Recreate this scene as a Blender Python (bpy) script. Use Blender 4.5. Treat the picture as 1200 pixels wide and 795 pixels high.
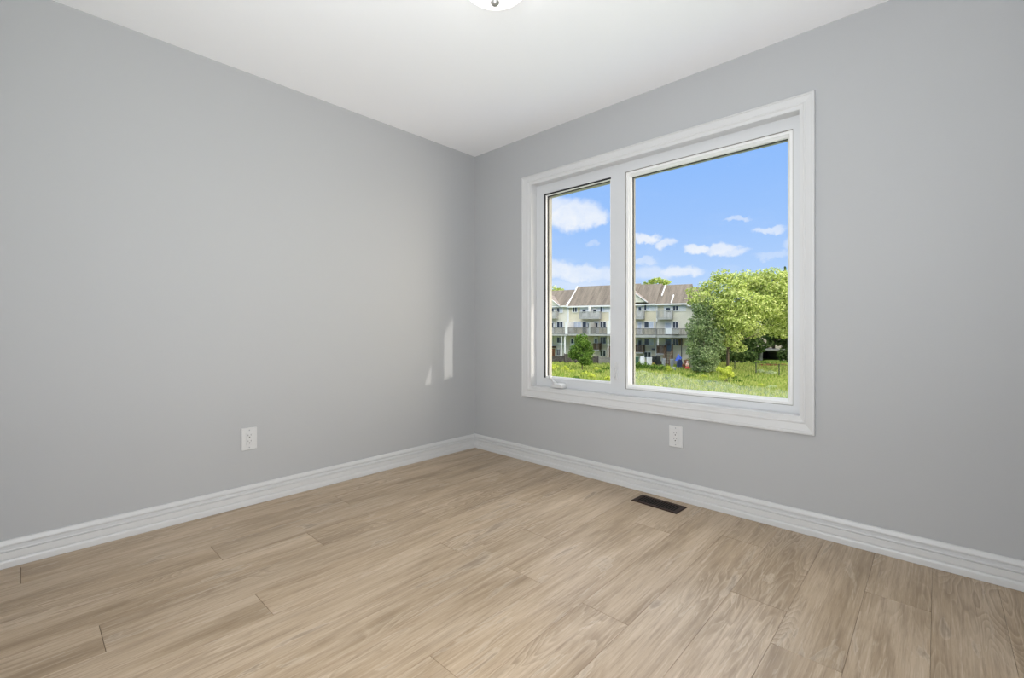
import bpy, math, random
from mathutils import Vector, Matrix

for o in list(bpy.data.objects):
    bpy.data.objects.remove(o, do_unlink=True)
scene = bpy.context.scene
col = scene.collection
PI = math.pi

# ------------------------------------------------------------------ camera
TH = math.radians(42.95)                       # heading of the camera, turned left from +Y
CAM = Vector((2.8445, -2.5975, 0.9975))
FPX, CU, CV = 535.0, 600.0, 385.0              # focal length and vanishing centre for 1200x795
VW = Vector((-math.sin(TH), math.cos(TH), 0))  # horizontal viewing direction
RT = Vector((math.cos(TH), math.sin(TH), 0))
cd = bpy.data.cameras.new('camera')
cd.sensor_width = 36.0
cd.lens = FPX / 1200 * 36
cd.shift_y = -(397.5 - CV) / 1200
cd.clip_start = 0.02
cd.clip_end = 1000
cam = bpy.data.objects.new('camera', cd)
cam.location = CAM
cam.rotation_euler = (PI / 2, 0, TH)
col.objects.link(cam)
scene.camera = cam

# ------------------------------------------------------------------ exposure
vs = scene.view_settings
vs.view_transform = 'Standard'
vs.look = 'None'
vs.gamma = 1.0
vs.use_curve_mapping = False
vs.exposure = 0.0

LAMP = 3.2                                     # radiance of the lit ceiling shade
SKY = 1.0
SUN = 1.45


# ------------------------------------------------------------------ node helpers
class G:
    """small wrapper for building node graphs"""
    def __init__(self, tree):
        self.t = tree
        self.n = tree.nodes
        self.l = tree.links

    def new(self, kind, **kw):
        n = self.n.new(kind)
        for k, v in kw.items():
            setattr(n, k, v)
        return n

    def put(self, sock, v):
        if isinstance(v, bpy.types.NodeSocket):
            self.l.new(v, sock)
        elif v is not None:
            sock.default_value = v

    def m(self, op, a, b=None, c=None, clamp=False):
        n = self.new('ShaderNodeMath', operation=op, use_clamp=clamp)
        for i, v in enumerate((a, b, c)):
            if v is not None:
                self.put(n.inputs[i], v)
        return n.outputs[0]

    def mix(self, f, a, b, blend='MIX'):
        n = self.new('ShaderNodeMix', data_type='RGBA', blend_type=blend)
        self.put(n.inputs[0], f)
        self.put(n.inputs[6], a if isinstance(a, bpy.types.NodeSocket) else (*a, 1.0))
        self.put(n.inputs[7], b if isinstance(b, bpy.types.NodeSocket) else (*b, 1.0))
        return n.outputs[2]

    def ramp(self, f, stops):
        n = self.new('ShaderNodeValToRGB')
        e = n.color_ramp.elements
        while len(e) < len(stops):
            e.new(0.5)
        for i, (p, c) in enumerate(stops):
            e[i].position = p
            e[i].color = (*c, 1.0) if len(c) == 3 else c
        self.put(n.inputs[0], f)
        return n.outputs[0]

    def maprange(self, f, a, b, c=0.0, d=1.0, smooth=False):
        n = self.new('ShaderNodeMapRange', interpolation_type='SMOOTHSTEP' if smooth else 'LINEAR')
        self.put(n.inputs[0], f)
        for i, v in enumerate((a, b, c, d)):
            self.put(n.inputs[i + 1], v)
        return n.outputs[0]

    def noise(self, vec, scale, detail=3.0, rough=0.5, dist=0.0):
        n = self.new('ShaderNodeTexNoise')
        self.put(n.inputs['Vector'], vec)
        n.inputs['Scale'].default_value = scale
        n.inputs['Detail'].default_value = detail
        n.inputs['Roughness'].default_value = rough
        n.inputs['Distortion'].default_value = dist
        return n.outputs['Fac']

    def vec(self, x, y, z):
        n = self.new('ShaderNodeCombineXYZ')
        for i, v in enumerate((x, y, z)):
            self.put(n.inputs[i], v)
        return n.outputs[0]

    def sep(self, v):
        n = self.new('ShaderNodeSeparateXYZ')
        self.put(n.inputs[0], v)
        return n.outputs


# ------------------------------------------------------------------ sky
w = bpy.data.worlds.new('sky')
scene.world = w
w.use_nodes = True
g = G(w.node_tree)
g.n.clear()
tc = g.new('ShaderNodeTexCoord')


def dot(v, c):
    n = g.new('ShaderNodeVectorMath', operation='DOT_PRODUCT')
    g.put(n.inputs[0], v)
    n.inputs[1].default_value = c
    return n.outputs['Value']


dirv = tc.outputs['Generated']
dz = g.sep(dirv)[2]
el = g.m('ARCSINE', dz)
az = g.m('ARCTAN2', dot(dirv, RT), dot(dirv, VW))       # azimuth measured clockwise from north-west
base = g.ramp(g.m('DIVIDE', el, PI / 2), [(0.0, (0.56, 0.72, 1.0)), (0.05, (0.50, 0.69, 1.0)), (0.13, (0.36, 0.58, 1.0)),
                                           (0.24, (0.26, 0.50, 1.0)), (1.0, (0.20, 0.42, 0.95))])
nz1 = g.noise(g.vec(az, el, 0.0), 26.0, 5.0, 0.6)
nz2 = g.noise(g.vec(az, el, 7.3), 26.0, 5.0, 0.6)
azp = g.m('ADD', az, g.m('MULTIPLY', g.m('SUBTRACT', nz1, 0.5), 0.055))
elp = g.m('ADD', el, g.m('MULTIPLY', g.m('SUBTRACT', nz2, 0.5), 0.045))
clouds = [  # azimuth, elevation, half width, half height (degrees), opacity
    (7.4, 13.8, 4.2, 2.0, 1.0), (9.3, 13.4, 3.0, 1.5, 1.0), (5.5, 14.6, 2.6, 1.9, .8), (10.7, 13.1, 1.6, .9, .9),
    (5.5, 7.1, 3.6, 1.3, .9), (8.5, 6.8, 4.2, 1.2, .8), (11.8, 6.4, 2.6, 1.1, .7), (8.0, 5.3, 6.0, .8, .5), (9.8, 10.2, .8, .4, .35),
    (16.3, 10.7, 1.9, .65, .95), (18.4, 9.9, 1.3, .65, .8), (21.8, 9.2, 1.5, .65, .95), (24.6, 9.1, 2.2, .8, .85), (25.7, 8.6, 1.7, .5, .7),
    (20.4, 6.6, 2.8, .8, .85), (17.2, 6.5, 3.2, 1.2, .55), (16.0, 8.0, 2.0, .5, .5), (26.0, 12.2, 1.5, .32, .5), (29.4, 10.7, 1.9, .4, .65), (29.6, 7.8, 2.0, .5, .35),
    (31.8, 8.8, 1.2, 1.0, .45), (-12, 10, 9, 2.5, 1), (-30, 14, 10, 4, 1), (48, 12, 9, 3, 1), (72, 18, 14, 5, 1)]
acc = None
for a0, e0, ra, re, op in clouds:
    da = g.m('DIVIDE', g.m('SUBTRACT', azp, math.radians(a0)), math.radians(ra))
    de = g.m('DIVIDE', g.m('SUBTRACT', elp, math.radians(e0)), math.radians(re))
    r2 = g.m('ADD', g.m('MULTIPLY', da, da), g.m('MULTIPLY', de, de))
    f = g.maprange(r2, 0.15, 1.25, op, 0.0, True)
    acc = f if acc is None else g.m('MAXIMUM', acc, f)
wisp = g.maprange(g.noise(g.vec(g.m('MULTIPLY', az, .45), el, 2.0), 16.0, 6.0, 0.65), .5, .8, 0.0, 0.55, True)
wisp = g.m('MULTIPLY', wisp, g.maprange(el, .03, .22, 1.0, 0.12))
high = g.maprange(g.noise(dirv, 2.6, 6.0, 0.6), .42, .62, 0.0, 1.0, True)   # unseen broken cloud overhead, added for its light
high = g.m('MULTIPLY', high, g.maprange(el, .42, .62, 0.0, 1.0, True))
mask = g.m('MAXIMUM', g.m('MAXIMUM', acc, wisp), high)
white = g.ramp(nz2, [(.3, (.80, .87, 1.0)), (.65, (.97, .98, 1.0))])
skyc = g.mix(g.m('MULTIPLY', mask, .92), base, white)
skyc = g.mix(g.m('MULTIPLY', high, .9), skyc, (9.0, 8.9, 8.7))          # overhead cloud made overbright to light the floor and exterior
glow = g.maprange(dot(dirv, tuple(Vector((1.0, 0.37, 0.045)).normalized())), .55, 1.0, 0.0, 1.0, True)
skyc = g.mix(glow, skyc, (6.5, 5.8, 4.7))                                # warm glow added around the low sun to light facade and trees
bg = g.new('ShaderNodeBackground')
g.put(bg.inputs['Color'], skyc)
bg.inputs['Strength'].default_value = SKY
wo = g.new('ShaderNodeOutputWorld')
g.l.new(bg.outputs[0], wo.inputs[0])

# low evening sun, almost parallel to the window wall
sl = bpy.data.lights.new('sun', 'SUN')
sl.energy = SUN
sl.angle = math.radians(0.7)
sl.color = (1.0, 0.94, 0.85)
so = bpy.data.objects.new('sun', sl)
SUNDIR = Vector((1.0, 0.37, 0.045)).normalized()
so.rotation_euler = SUNDIR.to_track_quat('Z', 'Y').to_euler()
so.location = (30, 12, 20)
col.objects.link(so)


# added fill light near the camera, aimed up at the ceiling
fl_ = bpy.data.lights.new('ceiling_fill', 'AREA')
fl_.shape = 'DISK'
fl_.size = 0.5
fl_.energy = 27.0
fl_.color = (.92, .96, 1.0)
fo_ = bpy.data.objects.new('ceiling_fill', fl_)
fo_.location = (2.62, -2.40, .95)
fo_.rotation_euler = Vector((.20, -.20, -1.0)).to_track_quat('Z', 'Y').to_euler()
col.objects.link(fo_)


# added fill panel at the back wall, which has no opening
hl_ = bpy.data.lights.new('back_fill', 'AREA')
hl_.shape = 'RECTANGLE'
hl_.size = 0.8
hl_.size_y = 1.9
hl_.energy = 64.0
hl_.color = (.945, .97, 1.0)
ho_ = bpy.data.objects.new('back_fill', hl_)
ho_.location = (2.40, -2.75, .95)
ho_.rotation_euler = (PI / 2 + math.radians(4), 0, math.radians(42))
col.objects.link(ho_)


# ------------------------------------------------------------------ materials
def newmat(name):
    m = bpy.data.materials.new(name)
    m.use_nodes = True
    gg = G(m.node_tree)
    return m, gg, gg.n['Principled BSDF']


def mat(name, c, rough=0.6, var=0.06, scale=4.0, metal=0.0, spec=0.5, bump=0.0, bscale=200.0):
    m, gg, b = newmat(name)
    t = gg.new('ShaderNodeTexCoord').outputs['Object']
    f = gg.noise(t, scale, 4.0)
    lo = tuple(max(0, x * (1 - var)) for x in c)
    hi = tuple(min(1, x * (1 + var)) for x in c)
    gg.put(b.inputs['Base Color'], gg.ramp(f, [(.25, lo), (.75, hi)]))
    b.inputs['Roughness'].default_value = rough
    b.inputs['Metallic'].default_value = metal
    b.inputs['Specular IOR Level'].default_value = spec
    if bump:
        bp = gg.new('ShaderNodeBump')
        bp.inputs['Strength'].default_value = bump
        bp.inputs['Distance'].default_value = 0.002
        gg.put(bp.inputs['Height'], gg.noise(t, bscale, 2.0))
        gg.l.new(bp.outputs[0], b.inputs['Normal'])
    return m


def foliage(name, lo, mid, hi, trans=0.35):
    m, gg, b = newmat(name)
    gg.n.remove(b)
    geo = gg.new('ShaderNodeNewGeometry')
    c = gg.ramp(geo.outputs['Random Per Island'], [(0.0, lo), (.5, mid), (1.0, hi)])
    d = gg.new('ShaderNodeBsdfDiffuse')
    t = gg.new('ShaderNodeBsdfTranslucent')
    mx = gg.new('ShaderNodeMixShader')
    gg.put(d.inputs[0], c)
    gg.put(t.inputs[0], c)
    mx.inputs[0].default_value = trans
    gg.l.new(d.outputs[0], mx.inputs[1])
    gg.l.new(t.outputs[0], mx.inputs[2])
    gg.l.new(mx.outputs[0], gg.n['Material Output'].inputs[0])
    return m


def wood_floor():
    m, gg, b = newmat('light_oak_laminate')
    geo = gg.new('ShaderNodeNewGeometry')
    rnd = geo.outputs['Random Per Island']
    x, y, z = gg.sep(gg.new('ShaderNodeTexCoord').outputs['Object'])[:3]
    off = gg.m('MULTIPLY', rnd, 57.0)
    ys = gg.m('ADD', y, off)
    xs = gg.m('ADD', x, gg.m('MULTIPLY', rnd, 13.0))
    # broad tone drifting along the plank
    broad = gg.noise(gg.vec(xs, gg.m('MULTIPLY', ys, .15), off), 8.0, 6.0, .62, .5)
    # contour lines of a stretched field read as cathedral figure
    fld = gg.noise(gg.vec(xs, gg.m('MULTIPLY', ys, .13), off), 6.0, 3.0, .45, .35)
    ring = gg.m('FRACT', gg.m('MULTIPLY', fld, 30.0))
    ringl = gg.ramp(ring, [(0.0, (0, 0, 0)), (.08, (1, 1, 1)), (.22, (.2, .2, .2)), (.7, (0, 0, 0)), (1.0, (0, 0, 0))])
    dark = gg.ramp(ring, [(0.0, (0, 0, 0)), (.5, (.2, .2, .2)), (.9, (1, 1, 1)), (1.0, (0, 0, 0))])
    # fine pores and streaks
    fine = gg.noise(gg.vec(xs, gg.m('MULTIPLY', ys, .018), off), 330.0, 3.0, .7)
    fine2 = gg.noise(gg.vec(xs, gg.m('MULTIPLY', ys, .035), off), 130.0, 4.0, .7, .2)
    streak = gg.noise(gg.vec(xs, gg.m('MULTIPLY', ys, .055), off), 42.0, 5.0, .65, .35)
    c = gg.ramp(broad, [(.28, (.265, .185, .108)), (.44, (.415, .306, .195)), (.56, (.500, .380, .258)), (.74, (.590, .465, .332))])
    c = gg.mix(gg.maprange(streak, .51, .74, 0, .55), c, (.25, .175, .108))
    c = gg.mix(gg.maprange(streak, .46, .28, 0, .35), c, (.66, .54, .40))
    gate = gg.maprange(gg.noise(gg.vec(xs, gg.m('MULTIPLY', ys, .35), off), 3.6, 2.0), .50, .62, 0.0, 1.0, True)
    c = gg.mix(gg.m('MULTIPLY', gg.m('MULTIPLY', dark, .40), gate), c, (.20, .135, .08))
    c = gg.mix(gg.m('MULTIPLY', gg.m('MULTIPLY', ringl, .34), gate), c, (.68, .56, .42))
    fleck = gg.noise(gg.vec(xs, gg.m('MULTIPLY', ys, .17), off), 15.0, 4.0, .6, .8)
    c = gg.mix(gg.maprange(fleck, .60, .63, 0, .40), c, (.68, .57, .44))
    c = gg.mix(gg.maprange(fleck, .625, .70, 0, .60), c, (.22, .155, .10))
    c = gg.mix(gg.maprange(fine2, .53, .70, 0, .62), c, (.25, .175, .11))
    c = gg.mix(gg.maprange(fine2, .46, .30, 0, .45), c, (.70, .58, .44))
    c = gg.mix(gg.maprange(fine, .54, .70, 0, .30), c, (.25, .175, .11))
    c = gg.mix(1.0, c, gg.ramp(rnd, [(0.0, (.95, .95, .95)), (1.0, (1.05, 1.045, 1.04))]), 'MULTIPLY')
    gg.put(b.inputs['Base Color'], c)
    gg.put(b.inputs['Roughness'], gg.maprange(fine, .3, .7, .30, .46))
    b.inputs['Specular IOR Level'].default_value = 0.55
    bp = gg.new('ShaderNodeBump')
    bp.inputs['Strength'].default_value = 0.25
    bp.inputs['Distance'].default_value = 0.0012
    gg.put(bp.inputs['Height'], fine)
    gg.l.new(bp.outputs[0], b.inputs['Normal'])
    return m


def pane_glass(name, mottle=False):
    m, gg, b = newmat(name)
    gg.n.remove(b)
    tr = gg.new('ShaderNodeBsdfTransparent')
    tr.inputs[0].default_value = (.985, .99, .99, 1)
    gl = gg.new('ShaderNodeBsdfGlossy')
    gl.inputs['Roughness'].default_value = 0.0
    fr = gg.new('ShaderNodeFresnel')
    fr.inputs[0].default_value = 1.04
    mx = gg.new('ShaderNodeMixShader')
    gg.l.new(fr.outputs[0], mx.inputs[0])
    gg.l.new(tr.outputs[0], mx.inputs[1])
    gg.l.new(gl.outputs[0], mx.inputs[2])
    out = mx.outputs[0]
    if mottle:      # pale mottled band along the foot of the fixed pane
        x, y, z = gg.sep(gg.new('ShaderNodeTexCoord').outputs['Object'])[:3]
        p = gg.vec(x, 0.0, z)
        edge = gg.m('ADD', gg.maprange(x, 1.40, 2.30, .735, .672), gg.m('MULTIPLY', gg.m('SUBTRACT', gg.noise(p, 9.0, 3.0), .5), .05))
        f = gg.maprange(gg.m('SUBTRACT', edge, z), -.004, .012, 0.0, 1.0, True)
        f = gg.m('MULTIPLY', f, gg.maprange(gg.noise(p, 60.0, 3.0, .7), .35, .75, .03, .22))
        du = gg.new('ShaderNodeBsdfDiffuse')
        du.inputs[0].default_value = (.72, .78, .72, 1)
        tl = gg.new('ShaderNodeBsdfTranslucent')
        tl.inputs[0].default_value = (.72, .78, .72, 1)
        ad = gg.new('ShaderNodeMixShader')
        ad.inputs[0].default_value = .5
        gg.l.new(du.outputs[0], ad.inputs[1])
        gg.l.new(tl.outputs[0], ad.inputs[2])
        m2 = gg.new('ShaderNodeMixShader')
        gg.put(m2.inputs[0], f)
        gg.l.new(out, m2.inputs[1])
        gg.l.new(ad.outputs[0], m2.inputs[2])
        out = m2.outputs[0]
    gg.l.new(out, gg.n['Material Output'].inputs[0])
    return m


def emitter(name, c, s):
    m, gg, b = newmat(name)
    gg.n.remove(b)
    lw = gg.new('ShaderNodeLayerWeight')
    lw.inputs[0].default_value = 0.3
    e = gg.new('ShaderNodeEmission')
    gg.put(e.inputs[0], gg.mix(lw.outputs['Facing'], c, tuple(x * .92 for x in c)))
    e.inputs[1].default_value = s
    gg.l.new(e.outputs[0], gg.n['Material Output'].inputs[0])
    return m


def shingles(name, lo, hi):
    m, gg, b = newmat(name)
    x, y, z = gg.sep(gg.new('ShaderNodeTexCoord').outputs['Object'])[:3]
    st = gg.noise(gg.vec(x, gg.m('MULTIPLY', y, .12), 0.0), 1.6, 5.0, .65)
    fn = gg.noise(gg.vec(x, y, z), 7.0, 3.0)
    c = gg.ramp(gg.m('ADD', gg.m('MULTIPLY', st, .75), gg.m('MULTIPLY', fn, .25)), [(.36, lo), (.62, hi)])
    gg.put(b.inputs['Base Color'], c)
    b.inputs['Roughness'].default_value = .9
    return m


def siding(name, c):
    m, gg, b = newmat(name)
    x, y, z = gg.sep(gg.new('ShaderNodeTexCoord').outputs['Object'])[:3]
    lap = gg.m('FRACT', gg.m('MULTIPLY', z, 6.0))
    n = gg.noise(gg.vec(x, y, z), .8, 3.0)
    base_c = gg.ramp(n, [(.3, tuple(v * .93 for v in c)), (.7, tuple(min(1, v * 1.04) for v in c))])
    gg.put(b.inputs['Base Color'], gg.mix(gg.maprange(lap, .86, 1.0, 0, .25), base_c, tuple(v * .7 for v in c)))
    b.inputs['Roughness'].default_value = .7
    return m


def brick(name, c1, c2):
    m, gg, b = newmat(name)
    t = gg.new('ShaderNodeTexBrick')
    gg.l.new(gg.new('ShaderNodeTexCoord').outputs['Object'], t.inputs['Vector'])
    t.inputs['Color1'].default_value = (*c1, 1)
    t.inputs['Color2'].default_value = (*c2, 1)
    t.inputs['Mortar'].default_value = (.4, .36, .32, 1)
    t.inputs['Scale'].default_value = 3.0
    gg.l.new(t.outputs['Color'], b.inputs['Base Color'])
    b.inputs['Roughness'].default_value = .9
    return m


def field_ground():
    m, gg, b = newmat('meadow_ground')
    t = gg.new('ShaderNodeTexCoord').outputs['Object']
    a = gg.noise(t, .16, 5.0, .6)
    d = gg.noise(t, 1.4, 4.0, .7)
    c = gg.ramp(a, [(.35, (.16, .25, .05)), (.5, (.24, .32, .075)), (.65, (.36, .38, .13))])
    gg.put(b.inputs['Base Color'], gg.mix(gg.maprange(d, .35, .65, 0, .6), c, (.13, .19, .04)))
    b.inputs['Roughness'].default_value = 1.0
    b.inputs['Specular IOR Level'].default_value = 0.0
    return m


M = dict(
    wall=mat('grey_wall_paint', (.445, .450, .455), .62, .012, 1.2, spec=.35, bump=.06, bscale=350),
    ceiling=mat('white_ceiling_paint', (.90, .90, .905), .9, .01, 1.5, spec=.2, bump=.08, bscale=180),
    trim=mat('white_trim_paint', (.62, .62, .617), .38, .01, 2.0),
    vinyl=mat('white_window_vinyl', (.62, .63, .64), .35, .01, 2.0),
    bead=mat('bright_glazing_bead', (.80, .80, .79), .3, .01, 2.0),
    gasket=mat('black_rubber_gasket', (.02, .02, .022), .6, .1, 30),
    screen=mat('grey_spacer', (.30, .29, .26), .5, .1, 30, metal=.3),
    floor=wood_floor(),
    gap=mat('dark_joint', (.13, .085, .05), .9, .1),
    glass=pane_glass('clear_pane'),
    mottled=pane_glass('mottled_pane', True),
    plastic=mat('white_plastic', (.62, .62, .615), .35, .01, 20),
    slot=mat('dark_slot', (.03, .03, .03), .6, .1, 40),
    brown=mat('brown_enamel', (.034, .017, .011), .5, .12, 30, spec=.25),
    duct=mat('dark_duct', (.008, .007, .006), .9, .2, 30),
    nickel=mat('brushed_nickel', (.46, .455, .44), .48, .05, 60, metal=.85),
    shade=emitter('lit_frosted_glass', (1.0, .955, .90), LAMP),
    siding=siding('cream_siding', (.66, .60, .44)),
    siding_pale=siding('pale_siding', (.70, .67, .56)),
    panel=mat('white_cladding', (.68, .69, .70), .6, .04, 2),
    white=mat('white_exterior_paint', (.72, .72, .71), .6, .04, 2),
    roof=shingles('brown_grey_shingles', (.090, .072, .054), (.195, .162, .124)),
    roof_pink=shingles('faded_shingles', (.17, .14, .12), (.26, .22, .19)),
    deck=mat('weathered_grey_boards', (.17, .165, .15), .9, .25, 3),
    deckl=mat('pale_grey_boards', (.36, .36, .34), .9, .15, 3),
    timber=mat('brown_timber', (.12, .08, .05), .9, .25, 3),
    redwood=mat('reddish_timber', (.20, .09, .05), .9, .2, 3),
    darkwood=mat('dark_fence_boards', (.055, .045, .04), .9, .3, 3),
    winpane=mat('dark_window_pane', (.035, .045, .06), .12, .3, .9),
    curtain=mat('curtained_pane', (.50, .54, .60), .35, .12, 3),
    doorblue=mat('blue_grey_door', (.16, .24, .36), .5, .1, 2),
    bark=mat('bark', (.15, .11, .08), .95, .3, 6),
    barkgrey=mat('grey_bark', (.30, .28, .25), .95, .3, 6),
    wire=mat('black_fence_metal', (.02, .022, .02), .6, .1, 6),
    brick=brick('brown_brick', (.24, .15, .11), (.32, .20, .15)),
    concrete=mat('pale_concrete', (.22, .22, .20), .9, .1, 2),
    blue=mat('blue_plastic', (.025, .085, .46), .5, .15, 4),
    bluedk=mat('dark_blue_cloth', (.03, .05, .14), .8, .2, 4),
    red=mat('red_plastic', (.42, .045, .035), .5, .15, 4),
    pinkish=mat('pale_pink_plastic', (.75, .45, .36), .5, .1, 6),
    black=mat('black_plastic', (.025, .028, .028), .5, .2, 4),
    greybin=mat('grey_plastic', (.30, .32, .34), .5, .1, 4),
    orange=mat('orange_plastic', (.62, .30, .09), .6, .1, 4),
    ground=field_ground(),
    leaf_lime=foliage('lime_leaves', (.19, .27, .06), (.43, .505, .135), (.70, .735, .32)),
    leaf_grey=foliage('grey_green_leaves', (.10, .16, .06), (.23, .31, .13), (.42, .49, .27)),
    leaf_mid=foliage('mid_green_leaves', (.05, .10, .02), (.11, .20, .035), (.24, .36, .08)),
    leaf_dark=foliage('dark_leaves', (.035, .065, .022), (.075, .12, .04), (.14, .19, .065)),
    leaf_yellow=foliage('yellow_green_leaves', (.34, .42, .05), (.52, .58, .09), (.68, .70, .16)),
    leaf_pale=foliage('pale_green_leaves', (.34, .42, .20), (.48, .55, .30), (.60, .66, .40)),
    leaf_red=foliage('reddish_leaves', (.20, .06, .04), (.32, .11, .07), (.40, .20, .10)),
    grass=foliage('grass_blades', (.17, .25, .04), (.32, .40, .085), (.56, .54, .20), .3),
)


# ------------------------------------------------------------------ mesh helpers
class MB:
    def __init__(self):
        self.v, self.f = [], []

    def add(self, vs_, fs_):
        b = len(self.v)
        self.v += [tuple(p) for p in vs_]
        self.f += [tuple(b + i for i in q) for q in fs_]
        return self

    def box(self, x0, x1, y0, y1, z0, z1):
        x0, x1 = min(x0, x1), max(x0, x1)
        y0, y1 = min(y0, y1), max(y0, y1)
        z0, z1 = min(z0, z1), max(z0, z1)
        return self.add([(x0, y0, z0), (x1, y0, z0), (x1, y1, z0), (x0, y1, z0), (x0, y0, z1), (x1, y0, z1), (x1, y1, z1), (x0, y1, z1)],
                        [(3, 2, 1, 0), (4, 5, 6, 7), (0, 1, 5, 4), (1, 2, 6, 5), (2, 3, 7, 6), (3, 0, 4, 7)])

    def bar(self, a, b, wx, wz, up=(0, 0, 1)):
        """square bar from a to b"""
        a, b = Vector(a), Vector(b)
        d = (b - a).normalized()
        s = d.cross(Vector(up))
        if s.length < 1e-4:
            s = d.cross(Vector((1, 0, 0)))
        s.normalize()
        t = s.cross(d)
        pts = [p + s * (i * wx / 2) + t * (j * wz / 2) for p in (a, b) for i, j in ((-1, -1), (1, -1), (1, 1), (-1, 1))]
        return self.add(pts, [(3, 2, 1, 0), (4, 5, 6, 7), (0, 1, 5, 4), (1, 2, 6, 5), (2, 3, 7, 6), (3, 0, 4, 7)])

    def tube(self, pts, rad, n=8):
        pts = [Vector(p) for p in pts]
        if not hasattr(rad, '__len__'):
            rad = [rad] * len(pts)
        vs_, fs_ = [], []
        for i, p in enumerate(pts):
            d = (pts[min(i + 1, len(pts) - 1)] - pts[max(i - 1, 0)]).normalized()
            s = d.cross(Vector((0.13, 0.31, 0.94)))
            if s.length < 1e-3:
                s = d.cross(Vector((1, 0, 0)))
            s.normalize()
            t = d.cross(s)
            for k in range(n):
                a = 2 * PI * k / n
                vs_.append(p + (s * math.cos(a) + t * math.sin(a)) * rad[i])
        for i in range(len(pts) - 1):
            for k in range(n):
                k2 = (k + 1) % n
                fs_.append((i * n + k, i * n + k2, (i + 1) * n + k2, (i + 1) * n + k))
        fs_.append(tuple(reversed(range(n))))
        fs_.append(tuple((len(pts) - 1) * n + k for k in range(n)))
        return self.add(vs_, fs_)

    def lathe(self, prof, n=32, c=(0, 0, 0)):
        vs_, fs_ = [], []
        for r, z in prof:
            for k in range(n):
                a = 2 * PI * k / n
                vs_.append((c[0] + r * math.cos(a), c[1] + r * math.sin(a), c[2] + z))
        for i in range(len(prof) - 1):
            for k in range(n):
                k2 = (k + 1) % n
                fs_.append((i * n + k, i * n + k2, (i + 1) * n + k2, (i + 1) * n + k))
        fs_.append(tuple(reversed(range(n))))
        fs_.append(tuple((len(prof) - 1) * n + k for k in range(n)))
        return self.add(vs_, fs_)

    def prism(self, poly, fn, a, b):
        """poly of 2D points swept from a to b; fn(p, q, t) -> 3D"""
        n = len(poly)
        vs_ = [fn(p, q, a) for p, q in poly] + [fn(p, q, b) for p, q in poly]
        fs_ = [(i, (i + 1) % n, n + (i + 1) % n, n + i) for i in range(n)]
        fs_ += [tuple(reversed(range(n))), tuple(range(n, 2 * n))]
        return self.add(vs_, fs_)

    def leaves(self, blobs, n, size, rng, shell=.55, flat=.4):
        """leaf sprays scattered through ellipsoids, denser toward their skins"""
        tot = sum(b[1][0] * b[1][1] * b[1][2] for b in blobs)
        for c, r in blobs:
            k = max(6, int(n * r[0] * r[1] * r[2] / tot))
            for _ in range(k):
                d = Vector((rng.gauss(0, 1), rng.gauss(0, 1), rng.gauss(0, 1))).normalized()
                q = shell + (1 - shell) * rng.random() ** .6
                q *= rng.uniform(.9, 1.08)
                p = Vector((c[0] + d.x * r[0] * q, c[1] + d.y * r[1] * q, c[2] + d.z * r[2] * q))
                nn = (d + Vector((rng.gauss(0, .7), rng.gauss(0, .7), rng.gauss(0, .7) + flat))).normalized()
                t = nn.cross(Vector((rng.gauss(0, 1), rng.gauss(0, 1), rng.gauss(0, 1)))).normalized()
                s = nn.cross(t)
                z = size * rng.uniform(.6, 1.4)
                self.add([p - t * z, p - s * z * .55 + nn * z * .15, p + t * z, p + s * z * .55 + nn * z * .15], [(0, 1, 2, 3)])
        return self

    def build(self, name, m, parent=None, smooth=False, bevel=0.0, fix=True):
        me = bpy.data.meshes.new(name)
        me.from_pydata(self.v, [], self.f)
        me.materials.append(m)
        if fix and len(self.f) < 20000:
            import bmesh
            b = bmesh.new()
            b.from_mesh(me)
            bmesh.ops.recalc_face_normals(b, faces=b.faces)
            b.to_mesh(me)
            b.free()
        if smooth:
            me.polygons.foreach_set('use_smooth', [True] * len(me.polygons))
        me.update()
        o = bpy.data.objects.new(name, me)
        col.objects.link(o)
        if parent:
            o.parent = parent
        if bevel:
            md = o.modifiers.new('bevel', 'BEVEL')
            md.width = bevel
            md.segments = 2
            md.limit_method = 'ANGLE'
        return o


def tag(o, label=None, cat=None, group=None, kind=None):
    if label:
        o['label'] = label
    if cat:
        o['category'] = cat
    if group:
        o['group'] = group
    if kind:
        o['kind'] = kind
    return o


def empty(name, loc=(0, 0, 0), rz=0.0):
    o = bpy.data.objects.new(name, None)
    o.empty_display_size = .1
    o.location = loc
    o.rotation_euler = (0, 0, rz)
    col.objects.link(o)
    return o


def structure(o, label, cat):
    return tag(o, label, cat, None, 'structure')


def copy_tree(o, parent=None):
    c = o.copy()
    col.objects.link(c)
    c.parent = parent
    for ch in list(o.children):
        copy_tree(ch, c)
    return c


# ================================================================== ROOM
W, D, H = 3.2, 2.78, 2.44          # x 0..W, y -D..0
WX0, WX1, WZ0, WZ1 = .627, 2.353, .566, 2.069      # clear opening inside the casing
WT = .17                                           # wall thickness at the window


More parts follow.
